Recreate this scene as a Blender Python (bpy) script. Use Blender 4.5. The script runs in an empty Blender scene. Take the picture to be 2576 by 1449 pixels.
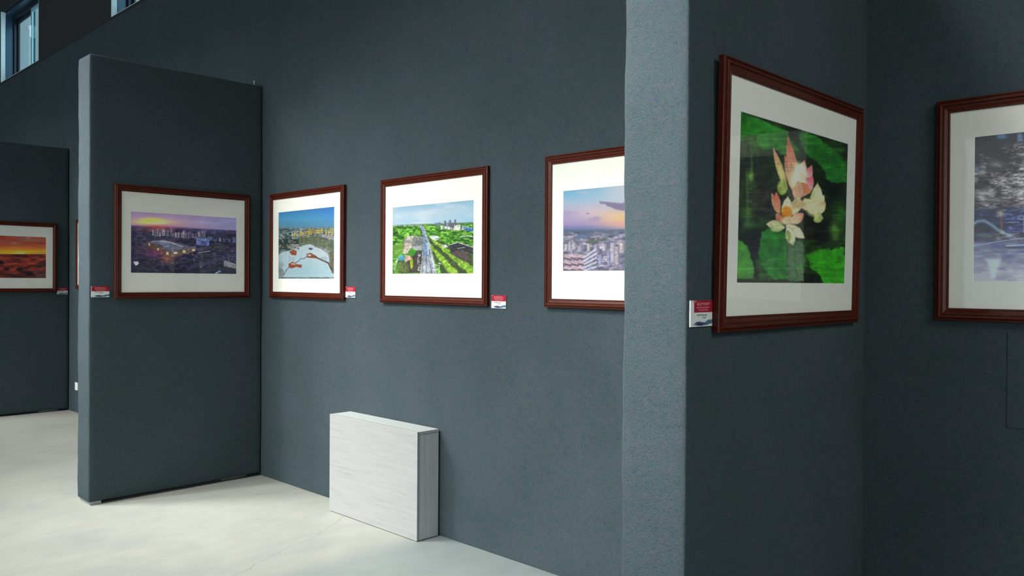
import bpy, bmesh, math, random
import numpy as np
from mathutils import Vector, Matrix
random.seed(4); rng = np.random.RandomState(7)
C = bpy.context.scene.collection
sc = bpy.context.scene

# ------------------------------------------------------------------ camera
F = 2063.35; CAM = np.array([0, 0, 1.5])
a, b, c = map(math.radians, (44.3942, -0.4395, 0.3646))
D = np.array([-math.sin(a)*math.cos(b), math.cos(a)*math.cos(b), math.sin(b)])
R0 = np.array([math.cos(a), math.sin(a), 0.0]); U0 = np.cross(R0, D)
R = R0*math.cos(c)+U0*math.sin(c); U = -R0*math.sin(c)+U0*math.cos(c)
cd = bpy.data.cameras.new('camera'); co = bpy.data.objects.new('camera', cd); C.objects.link(co)
cd.sensor_width = 36; cd.sensor_fit = 'HORIZONTAL'; cd.lens = 36*F/2576; cd.clip_start = 0.05
m = Matrix.Identity(4)
for i in range(3):
    m[i][0] = R[i]; m[i][1] = U[i]; m[i][2] = -D[i]; m[i][3] = CAM[i]
co.matrix_world = m
sc.camera = co
def project(P):                       # world points -> pixels of the photograph (used to draw the prints' pictures)
    P = np.asarray(P, float)-CAM; t = P@D
    return 1288+F*(P@R)/t, 724.5-F*(P@U)/t

# ------------------------------------------------------------------ materials
def mat(name):
    mt = bpy.data.materials.new(name); mt.use_nodes = True
    nt = mt.node_tree; return mt, nt, nt.nodes['Principled BSDF']
def N(nt, typ, **kw):
    n = nt.nodes.new(typ)
    for k, v in kw.items():
        if k in n.inputs: n.inputs[k].default_value = v
        else: setattr(n, k, v)
    return n
def L(nt, a_, b_): nt.links.new(a_, b_)
def ramp(nt, stops):
    r = nt.nodes.new('ShaderNodeValToRGB'); e = r.color_ramp.elements
    while len(e) < len(stops): e.new(0.5)
    for i, (p, col) in enumerate(stops): e[i].position = p; e[i].color = (*col, 1)
    return r
def mixc(nt, mode, fac, A=None, B=None):
    n = nt.nodes.new('ShaderNodeMix'); n.data_type = 'RGBA'; n.blend_type = mode
    if isinstance(fac, float): n.inputs[0].default_value = fac
    else: L(nt, fac, n.inputs[0])
    for s, v in ((6, A), (7, B)):
        if v is None: continue
        if isinstance(v, tuple): n.inputs[s].default_value = (*v, 1)
        else: L(nt, v, n.inputs[s])
    return n
def tc(nt, scale=(1, 1, 1), rot=(0, 0, 0)):
    t = nt.nodes.new('ShaderNodeTexCoord'); mp = nt.nodes.new('ShaderNodeMapping')
    mp.inputs['Scale'].default_value = scale; mp.inputs['Rotation'].default_value = rot
    L(nt, t.outputs['Object'], mp.inputs[0]); return mp.outputs[0]
def plain(name, col, rough=0.5, metal=0.0, spec=0.5, var=1.0):
    mt, nt, p = mat(name)
    p.inputs['Base Color'].default_value = (*col, 1); p.inputs['Roughness'].default_value = rough
    p.inputs['Metallic'].default_value = metal; p.inputs['Specular IOR Level'].default_value = spec
    n = N(nt, 'ShaderNodeTexNoise', Scale=60.0, Detail=3.0); L(nt, tc(nt), n.inputs['Vector'])
    r = ramp(nt, [(0.3, tuple(x*(1-0.07*var) for x in col)), (0.7, tuple(min(1, x*(1+0.06*var)) for x in col))])
    L(nt, n.outputs['Fac'], r.inputs[0]); L(nt, r.outputs[0], p.inputs['Base Color'])
    return mt
def felt(name, base):
    mt, nt, p = mat(name)
    p.inputs['Roughness'].default_value = 0.95; p.inputs['Specular IOR Level'].default_value = 0.1
    v = tc(nt)
    n1 = N(nt, 'ShaderNodeTexNoise', Scale=170.0, Detail=4.0, Roughness=0.65); L(nt, v, n1.inputs['Vector'])
    n2 = N(nt, 'ShaderNodeTexNoise', Scale=34.0, Detail=4.0, Roughness=0.6); L(nt, v, n2.inputs['Vector'])
    n3 = N(nt, 'ShaderNodeTexNoise', Scale=2.2, Detail=3.0); L(nt, v, n3.inputs['Vector'])
    r1 = ramp(nt, [(0.30, (0.60, 0.60, 0.60)), (0.48, (0.97, 0.97, 0.97)), (0.68, (1.10, 1.10, 1.10))])
    L(nt, n1.outputs['Fac'], r1.inputs[0])
    # chroma fibres: blue / green / slightly pink threads mixed in the felt
    bl = base
    r2 = ramp(nt, [(0.30, (bl[0]*0.80, bl[1]*0.87, bl[2]*1.05)), (0.44, (bl[0]*0.92, bl[1]*1.04, bl[2]*0.95)),
                   (0.56, bl), (0.70, (bl[0]*1.24, bl[1]*1.05, bl[2]*1.10))])
    L(nt, n2.outputs['Fac'], r2.inputs[0])
    m1 = mixc(nt, 'MULTIPLY', 0.75, r2.outputs[0], r1.outputs[0])
    r3 = ramp(nt, [(0.3, (0.88, 0.92, 0.90)), (0.7, (1.06, 1.03, 1.05))]); L(nt, n3.outputs['Fac'], r3.inputs[0])
    m2 = mixc(nt, 'MULTIPLY', 1.0, m1.outputs[2], r3.outputs[0])
    L(nt, m2.outputs[2], p.inputs['Base Color'])
    ad = N(nt, 'ShaderNodeMath', operation='ADD'); L(nt, n1.outputs['Fac'], ad.inputs[0]); L(nt, n2.outputs['Fac'], ad.inputs[1])
    bp = N(nt, 'ShaderNodeBump', Strength=0.5, Distance=0.004); L(nt, ad.outputs[0], bp.inputs['Height']); L(nt, bp.outputs[0], p.inputs['Normal'])
    return mt
FAB = (0.0520, 0.0700, 0.0815)
M = {}
M['felt'] = felt('grey_felt', FAB)
M['felt_upper'] = plain('dark_wall_paint', (0.040, 0.044, 0.047), 0.9, 0, 0.1)
M['ceiling'] = plain('ceiling_grey', (0.09, 0.09, 0.09), 0.9, 0, 0.1)
M['wall'] = plain('far_wall_grey', (0.10, 0.11, 0.12), 0.9, 0, 0.1)
M['metal'] = plain('foot_metal', (0.32, 0.34, 0.34), 0.45, 0.6)
M['dark_metal'] = plain('dark_window_metal', (0.012, 0.016, 0.028), 0.35, 0.0)
M['blue_metal'] = plain('blue_window_metal', (0.030, 0.070, 0.115), 0.3, 0.2)
M['sash'] = plain('pale_blue_sash', (0.30, 0.55, 0.62), 0.35, 0.0)
M['white'] = plain('white_plastic', (0.80, 0.82, 0.82), 0.4)
M['board_edge'] = plain('white_board_edge', (0.78, 0.86, 0.88), 0.7)
M['mat'] = plain('mat_board', (0.78, 0.80, 0.735), 0.85, 0, 0.2, 0.1)
M['backing'] = plain('backing_board', (0.12, 0.08, 0.05), 0.8)
M['steel'] = plain('screw_steel', (0.6, 0.62, 0.63), 0.3, 0.8)

def wood_frame():
    mt, nt, p = mat('brown_frame_wood')
    v = tc(nt, (3, 3, 3))
    n = N(nt, 'ShaderNodeTexNoise', Scale=14.0, Detail=5.0); L(nt, v, n.inputs['Vector'])
    r = ramp(nt, [(0.3, (0.058, 0.0105, 0.005)), (0.7, (0.080, 0.0155, 0.008))])
    L(nt, n.outputs['Fac'], r.inputs[0]); L(nt, r.outputs[0], p.inputs['Base Color'])
    p.inputs['Roughness'].default_value = 0.28; p.inputs['Specular IOR Level'].default_value = 0.2
    return mt
M['frame'] = wood_frame()
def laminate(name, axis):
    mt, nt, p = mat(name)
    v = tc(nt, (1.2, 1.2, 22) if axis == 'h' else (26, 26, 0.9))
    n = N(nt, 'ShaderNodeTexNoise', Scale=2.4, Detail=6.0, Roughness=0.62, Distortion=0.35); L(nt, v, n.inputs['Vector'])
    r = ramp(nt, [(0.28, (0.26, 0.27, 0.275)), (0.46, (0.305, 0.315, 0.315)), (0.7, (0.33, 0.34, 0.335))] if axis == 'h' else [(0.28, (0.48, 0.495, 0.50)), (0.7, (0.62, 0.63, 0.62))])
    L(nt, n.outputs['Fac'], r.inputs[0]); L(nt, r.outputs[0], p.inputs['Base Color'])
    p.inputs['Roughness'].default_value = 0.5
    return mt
M['lam_h'] = laminate('pale_laminate_level_grain', 'h'); M['lam_v_lit'] = laminate('pale_laminate_upright_grain_lit', 'v')  # one laminate; upright copy coloured lighter to put light on the plinth's side
M['lam_top_lit'] = plain('pale_laminate_top_lit', (0.42, 0.46, 0.455), 0.5)  # same laminate again, its colour raised to brighten the plinth's top

def floor_mat():
    mt, nt, p = mat('pale_concrete_floor')
    v = tc(nt)
    n1 = N(nt, 'ShaderNodeTexNoise', Scale=1.3, Detail=6.0, Roughness=0.55, Distortion=0.4); L(nt, v, n1.inputs['Vector'])
    n2 = N(nt, 'ShaderNodeTexNoise', Scale=9.0, Detail=6.0, Roughness=0.6); L(nt, tc(nt, (1, 0.45, 1), (0, 0, 0.35)), n2.inputs['Vector'])
    warm = ramp(nt, [(0.30, (0.27, 0.29, 0.275)), (0.5, (0.315, 0.33, 0.30)), (0.72, (0.345, 0.36, 0.325))])
    cool = ramp(nt, [(0.30, (0.185, 0.22, 0.225)), (0.5, (0.225, 0.26, 0.26)), (0.72, (0.26, 0.295, 0.29))])
    L(nt, n1.outputs['Fac'], warm.inputs[0]); L(nt, n1.outputs['Fac'], cool.inputs[0])
    # a later pour of cooler grey concrete right of a joint at x = -3.65
    sp = nt.nodes.new('ShaderNodeSeparateXYZ'); t = nt.nodes.new('ShaderNodeTexCoord'); L(nt, t.outputs['Object'], sp.inputs[0])
    mr = N(nt, 'ShaderNodeMapRange'); mr.inputs[1].default_value = -3.78; mr.inputs[2].default_value = -3.56
    wob = N(nt, 'ShaderNodeMath', operation='MULTIPLY_ADD'); L(nt, n2.outputs['Fac'], wob.inputs[0]); wob.inputs[1].default_value = 0.12; L(nt, sp.outputs[0], wob.inputs[2])
    L(nt, wob.outputs[0], mr.inputs[0])
    mx = mixc(nt, 'MIX', mr.outputs[0], warm.outputs[0], cool.outputs[0])
    r2 = ramp(nt, [(0.3, (0.88, 0.89, 0.90)), (0.6, (1, 1, 1))]); L(nt, n2.outputs['Fac'], r2.inputs[0])
    m2 = mixc(nt, 'MULTIPLY', 0.8, mx.outputs[2], r2.outputs[0])
    # hairline crack
    n3 = N(nt, 'ShaderNodeTexNoise', Scale=3.0, Detail=4.0); L(nt, v, n3.inputs['Vector'])
    s2 = N(nt, 'ShaderNodeMath', operation='MULTIPLY_ADD'); L(nt, n3.outputs['Fac'], s2.inputs[0]); s2.inputs[1].default_value = 0.35; L(nt, sp.outputs[0], s2.inputs[2])
    s3 = N(nt, 'ShaderNodeMath', operation='MULTIPLY_ADD'); L(nt, sp.outputs[1], s3.inputs[0]); s3.inputs[1].default_value = 0.42; L(nt, s2.outputs[0], s3.inputs[2])
    s4 = N(nt, 'ShaderNodeMath', operation='ADD'); L(nt, s3.outputs[0], s4.inputs[0]); s4.inputs[1].default_value = 2.93
    s5 = N(nt, 'ShaderNodeMath', operation='ABSOLUTE'); L(nt, s4.outputs[0], s5.inputs[0])
    cr = ramp(nt, [(0.0, (0.80, 0.80, 0.80)), (0.010, (1, 1, 1))]); L(nt, s5.outputs[0], cr.inputs[0])
    m3 = mixc(nt, 'MULTIPLY', 1.0, m2.outputs[2], cr.outputs[0])
    L(nt, m3.outputs[2], p.inputs['Base Color'])
    p.inputs['Roughness'].default_value = 0.55; p.inputs['Specular IOR Level'].default_value = 0.3
    bp = N(nt, 'ShaderNodeBump', Strength=0.15, Distance=0.003); L(nt, n2.outputs['Fac'], bp.inputs['Height']); L(nt, bp.outputs[0], p.inputs['Normal'])
    return mt
M['floor'] = floor_mat()
def glass_mat(name, tint, refl):
    mt = bpy.data.materials.new(name); mt.use_nodes = True; nt = mt.node_tree; nt.nodes.clear()
    o = nt.nodes.new('ShaderNodeOutputMaterial'); t = nt.nodes.new('ShaderNodeBsdfTransparent'); g = nt.nodes.new('ShaderNodeBsdfGlossy')
    t.inputs[0].default_value = (*tint, 1); g.inputs['Roughness'].default_value = 0.04; g.inputs['Color'].default_value = (1, 1, 1, 1)
    fr = nt.nodes.new('ShaderNodeLayerWeight'); fr.inputs[0].default_value = 0.5
    pw = N(nt, 'ShaderNodeMath', operation='POWER'); L(nt, fr.outputs['Facing'], pw.inputs[0]); pw.inputs[1].default_value = 5.0
    mu = N(nt, 'ShaderNodeMath', operation='MULTIPLY_ADD'); L(nt, pw.outputs[0], mu.inputs[0]); mu.inputs[1].default_value = 0.5*refl; mu.inputs[2].default_value = 0.010*refl
    mx = nt.nodes.new('ShaderNodeMixShader'); L(nt, mu.outputs[0], mx.inputs[0]); L(nt, t.outputs[0], mx.inputs[1]); L(nt, g.outputs[0], mx.inputs[2]); L(nt, mx.outputs[0], o.inputs[0])
    return mt
M['pic_glass'] = glass_mat('picture_glass', (1, 1, 1), 1.0)
M['win_glass'] = glass_mat('window_glass', (0.80, 0.90, 0.93), 1.0)
def print_mat():
    mt, nt, p = mat('photo_print_paper')
    at = nt.nodes.new('ShaderNodeAttribute'); at.attribute_name = 'ink'
    L(nt, at.outputs['Color'], p.inputs['Base Color']); p.inputs['Roughness'].default_value = 0.5; p.inputs['Specular IOR Level'].default_value = 0.25
    return mt
M['print'] = print_mat()

# ------------------------------------------------------------------ helpers
def tag(o, label=None, cat=None, group=None, kind=None):
    if label: o['label'] = label
    if cat: o['category'] = cat
    if group: o['group'] = group
    if kind: o['kind'] = kind
    return o
def obj(name, bm, mt, parent=None, smooth=False):
    me = bpy.data.meshes.new(name); bmesh.ops.recalc_face_normals(bm, faces=bm.faces); bm.to_mesh(me); bm.free()
    for x in (mt if isinstance(mt, list) else [mt]): me.materials.append(x)
    if smooth:
        for p in me.polygons: p.use_smooth = True
    o = bpy.data.objects.new(name, me); C.objects.link(o)
    if parent: o.parent = parent
    return o
def empty(name, loc, rot=None):
    o = bpy.data.objects.new(name, None); C.objects.link(o); o.location = loc
    if rot: o.rotation_euler = rot
    o.empty_display_size = 0.1
    return o
def box(bm, x0, x1, y0, y1, z0, z1, bev=0.0, seg=2, mi=0):
    b2 = bmesh.new()
    vs = [b2.verts.new((x, y, z)) for x in (x0, x1) for y in (y0, y1) for z in (z0, z1)]
    for q in ((0, 1, 3, 2), (4, 6, 7, 5), (0, 4, 5, 1), (2, 3, 7, 6), (0, 2, 6, 4), (1, 5, 7, 3)): b2.faces.new([vs[i] for i in q])
    bmesh.ops.recalc_face_normals(b2, faces=b2.faces)
    if bev: bmesh.ops.bevel(b2, geom=list(b2.edges), offset=bev, segments=seg, affect='EDGES', profile=0.5)
    for f in b2.faces: f.material_index = mi
    me = bpy.data.meshes.new('t'); b2.to_mesh(me); b2.free(); bm.from_mesh(me); bpy.data.meshes.remove(me)
    return bm
def BX(*args, **k): return box(bmesh.new(), *args, **k)
def tube(bm, pts, r, seg=10):
    rings = []
    for i, p in enumerate(pts):
        p = Vector(p); d = (Vector(pts[min(i+1, len(pts)-1)])-Vector(pts[max(i-1, 0)])).normalized()
        u_ = d.orthogonal().normalized(); v_ = d.cross(u_)
        if rings and True:
            u_ = (pu-d*pu.dot(d)).normalized(); v_ = d.cross(u_)
        pu = u_
        rings.append([bm.verts.new(p+(u_*math.cos(t)+v_*math.sin(t))*r) for t in [2*math.pi*k/seg for k in range(seg)]])
    for A, B in zip(rings, rings[1:]):
        for k in range(seg): bm.faces.new((A[k], A[(k+1) % seg], B[(k+1) % seg], B[k]))
    bm.faces.new(rings[0][::-1]); bm.faces.new(rings[-1]); return bm
def copy_tree(o, parent=None):
    c_ = o.copy(); C.objects.link(c_); c_.parent = parent
    for ch in list(o.children): copy_tree(ch, c_)
    return c_

# ------------------------------------------------------------------ room
YW = 3.157; XP = [-10.171, -5.774, -1.211]; YE = 1.912; HP = 2.986
X0, X1, Y0, Y1, ZC = -18.0, 5.0, -9.0, YW, 6.4
tag(obj('floor', BX(X0-.2, X1+.2, Y0-.2, Y1+.3, -0.15, 0), M['floor']), kind='structure')
tag(obj('ceiling', BX(X0-.2, X1+.2, Y0-.2, Y1+.3, ZC, ZC+.15), M['ceiling']), kind='structure')
tag(obj('wall_left', BX(X0-.2, X0, Y0, Y1, 0, ZC), M['wall']), kind='structure')
tag(obj('wall_right', BX(X1, X1+.2, Y0, Y1, 0, ZC), M['wall']), kind='structure')
WX0, WX1, WZ0, WZ1 = -15.0, -3.0, 0.3, 4.0          # broad glazed opening opposite, behind the camera
bm = bmesh.new()
box(bm, X0-.2, WX0, Y0-.2, Y0, 0, ZC); box(bm, WX1, X1+.2, Y0-.2, Y0, 0, ZC); box(bm, WX0, WX1, Y0-.2, Y0, 0, WZ0); box(bm, WX0, WX1, Y0-.2, Y0, WZ1, ZC)
tag(obj('wall_front', bm, M['wall']), kind='structure')

# back wall: felt-lined up to z 4.18, painted above, with high window openings
ZS, ZT, TH = 4.203, 5.18, 0.24
OPEN = [(-13.005, -11.317), (-8.907, -7.219)]
bm = bmesh.new()
def wrect(x0, x1, z0, z1, mi): box(bm, x0, x1, YW, YW+TH, z0, z1, mi=mi)
ZL = 4.182
# felt zone as a finely divided, very slightly uneven sheet in front of its core
nx, nz = 260, 50
grid = [[None]*(nz+1) for _ in range(nx+1)]
for i in range(nx+1):
    for j in range(nz+1):
        x = X0+(X1-X0)*i/nx; z = ZL*j/nz
        dy = 0.0022*math.sin(x*2.3+1.1*math.sin(z*1.7))*math.sin(z*1.9+x*0.7)+0.0012*math.sin(x*9.1+z*2.0)
        dz = 0.0
        if j == 0: dz = 0.003+0.003*math.sin(x*13)*math.sin(x*3.1+1)
        grid[i][j] = bm.verts.new((x, YW+dy*(1 if 0 < j else 0.5), z+dz))
for i in range(nx):
    for j in range(nz):
        f = bm.faces.new((grid[i][j], grid[i+1][j], grid[i+1][j+1], grid[i][j+1])); f.smooth = True
box(bm, X0-.2, X1+.2, YW+0.006, YW+TH, 0, ZL, mi=0)
for x0, x1, z0, z1 in [(X0-.2, X1+.2, ZL, ZS), (X0-.2, X1+.2, ZT, ZC), (X0-.2, OPEN[0][0], ZS, ZT), (OPEN[0][1], OPEN[1][0], ZS, ZT), (OPEN[1][1], X1+.2, ZS, ZT)]:
    wrect(x0, x1, z0, z1, 1)
me = bpy.data.meshes.new('wall_back'); bm.to_mesh(me); bm.free()
me.materials.append(M['felt']); me.materials.append(M['felt_upper'])
wb = bpy.data.objects.new('wall_back', me); C.objects.link(wb); tag(wb, kind='structure')
tag(obj('trim_1', BX(X0, X1, YW-0.006, YW+0.004, 4.174, 4.188), M['felt_upper']), kind='structure')
# cut flap in the felt at the right
fl = obj('fabric_flap', BX(-0.742, -0.36, YW-0.0035, YW+0.004, 1.017, 1.34, bev=0.0018), M['felt'], wb)
fl['label'] = 'square flap cut into the grey felt'

for k, (xa, xb) in enumerate(OPEN):
    w = empty('window_%d' % (k+1), (xa, YW, ZS)); tag(w, kind='structure')
    W_, H_ = xb-xa, ZT-ZS; t = 0.012
    bm = bmesh.new()          # white board edge lining the first 57 mm of the opening
    box(bm, 0, t, 0.001, 0.057, 0, H_); box(bm, W_-t, W_, 0.001, 0.057, 0, H_); box(bm, t, W_-t, 0.001, 0.057, 0, t*.5)
    r_ = obj('reveal_lining', bm, M['board_edge'], w)
    bm = bmesh.new()          # dark blue metal sub-frame behind it
    box(bm, 0, 0.02, 0.057, 0.15, 0, H_, bev=.003); box(bm, W_-.02, W_, 0.057, 0.15, 0, H_, bev=.003); box(bm, .02, W_-.02, 0.057, 0.15, H_-.03, H_, bev=.003)
    obj('jamb', bm, M['blue_metal'], w)
    bm = bmesh.new()
    f0, f1 = 0.15, 0.22
    box(bm, 0, .06, f0, f1, 0, H_, bev=.004); box(bm, W_-.06, W_, f0, f1, 0, H_, bev=.004)
    box(bm, .06, W_-.06, f0, f1, 0, .05, bev=.004); box(bm, .06, W_-.06, f0, f1, H_-.09, H_, bev=.004)
    obj('window_frame', bm, M['dark_metal'], w)
    for (sx0, sx1, yy, mt_) in ((.06, .80, .19, 'dark_metal'), (.76, W_-.06, .165, 'sash')):
        bm = bmesh.new(); s = .05
        box(bm, sx0, sx0+s, yy, yy+.02, .05, H_-.09, bev=.003); box(bm, sx1-s, sx1, yy, yy+.02, .05, H_-.09, bev=.003)
        box(bm, sx0+s, sx1-s, yy, yy+.02, .05, .05+s, bev=.003); box(bm, sx0+s, sx1-s, yy, yy+.02, H_-.09-s, H_-.09, bev=.003)
        sa = obj('sash', bm, M[mt_], w)
        obj('pane', BX(sx0+s, sx1-s, yy+.008, yy+.012, .05+s, H_-.09-s), M['win_glass'], sa)
    bm = bmesh.new()
    box(bm, .775, .80, .135, .166, .50, .66, bev=.005); box(bm, .74, .79, .12, .14, .60, .65, bev=.006)
    obj('window_handle', bm, M['white'], w)

# ------------------------------------------------------------------ partitions
def wavy_panel(x0, x1, y0, y1, z0, z1, r=0.012):
    """fabric-wrapped panel: rounded edges, finely divided, with a small waviness of the cloth"""
    bm = bmesh.new()
    nz_, ny_, nx_ = 70, 28, 6
    def co_(lo, hi, n): return [lo+(hi-lo)*i/n for i in range(n+1)]
    def ins(ls, r): return [ls[0], ls[0]+r*.3, ls[0]+r]+ls[1:-1]+[ls[-1]-r, ls[-1]-r*.3, ls[-1]]
    xs, ys, zs = ins(co_(x0, x1, nx_), r), ins(co_(y0, y1, ny_), r), ins(co_(z0, z1, nz_), r)
    cache = {}
    def V(x, y, z):
        k = (round(x, 5), round(y, 5), round(z, 5))
        if k not in cache:
            p = Vector((x, y, z)); q = Vector((min(max(x, x0+r), x1-r), min(max(y, y0+r), y1-r), min(max(z, z0+r), z1-r)))
            d = p-q
            if d.length > 1e-6: p = q+d.normalized()*r
            n_ = d.normalized() if d.length > 1e-6 else Vector()
            w_ = 0.0016*math.sin(z*7.3+y*3)+0.0010*math.sin(z*23+x*9+y*11)+0.0006*math.sin(z*61+y*29)
            cache[k] = bm.verts.new(p+n_*w_)
        return cache[k]
    for i in range(len(ys)-1):
        for j in range(len(zs)-1):
            for x in (x0, x1): bm.faces.new([V(x, ys[i], zs[j]), V(x, ys[i+1], zs[j]), V(x, ys[i+1], zs[j+1]), V(x, ys[i], zs[j+1])])
    for i in range(len(xs)-1):
        for j in range(len(zs)-1):
            for y in (y0, y1): bm.faces.new([V(xs[i], y, zs[j]), V(xs[i+1], y, zs[j]), V(xs[i+1], y, zs[j+1]), V(xs[i], y, zs[j+1])])
        for j in range(len(ys)-1):
            for z in (z0, z1): bm.faces.new([V(xs[i], ys[j], z), V(xs[i+1], ys[j], z), V(xs[i+1], ys[j+1], z), V(xs[i], ys[j+1], z)])
    return bm
TP = 0.216; LP = YW-YE
root = empty('exhibition_panel', (XP[1], YE, 0))
obj('felt_cover', wavy_panel(-TP, 0, 0, LP-0.006, 0.022, HP), M['felt'], root, True)
obj('foot', BX(-TP+.012, -0.004, 0.012, 0.082, 0, 0.024, bev=.002), M['metal'], root)
obj('foot', BX(-TP+.05, -0.05, LP-.3, LP-.1, 0, 0.024, bev=.002), M['metal'], root)
tag(root, 'tall dark grey felt partition carrying the dusk city picture, free end pale', 'display panel', 'felt partitions standing out from the wall')
p0 = copy_tree(root); p0.location = (XP[0], YE, 0)
tag(p0, 'farthest dark grey felt partition, cut by the left edge, with the red sunset picture', 'display panel', 'felt partitions standing out from the wall')
p2 = copy_tree(root); p2.location = (XP[2], YE, 0)
tag(p2, 'nearest grey felt partition reaching past the top, with the lotus picture', 'display panel', 'felt partitions standing out from the wall')

bm = bmesh.new(); tube(bm, [(-.02, LP-.062, HP-.01), (-.02, LP-.062, HP+.028)], .005); tube(bm, [(-.02, LP-.062, HP+.022), (-.02, LP-.062, HP+.032)], .009)
obj('screw', bm, M['steel'], root, False)
# ------------------------------------------------------------------ plinth
PX0, PX1, PY0, PZ = -4.575, -3.675, 2.985, 0.632
pl = empty('low_plinth', (PX0, PY0, 0)); w_, d_ = PX1-PX0, YW-.012-PY0; tt = 0.018
tag(pl, 'low white wood-grain laminate plinth standing on the floor against the felt wall', 'plinth')
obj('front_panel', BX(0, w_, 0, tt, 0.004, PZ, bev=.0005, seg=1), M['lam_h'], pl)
obj('side_panel', BX(0, tt, tt, d_, 0.004, PZ-tt, bev=.0008), M['lam_v_lit'], pl)
obj('side_panel', BX(w_-tt, w_-.0006, tt, d_, 0.004, PZ-tt-.002, bev=.0008), M['lam_v_lit'], pl)
obj('back_panel', BX(tt, w_-tt, d_-tt, d_, 0.004, PZ-tt), M['lam_v_lit'], pl)
obj('top_panel', BX(0, w_, tt+.0008, d_, PZ-tt, PZ-.0004, bev=.0005, seg=1), M['lam_top_lit'], pl)
obj('base_strip', BX(.006, w_-.006, .006, d_-.004, 0, .006), M['dark_metal'], pl)

# ------------------------------------------------------------------ socket plate
so = empty('socket_plate', (-9.938, YW-0.004, 0.255))
tag(so, 'small white socket plate low on the felt wall behind the middle partition', 'socket')
obj('plate', BX(0, .086, -.008, 0.0, 0, .086, bev=.002), M['white'], so)
obj('rocker', BX(.022, .064, -.012, -.007, .018, .068, bev=.002), M['white'], so)

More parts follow.
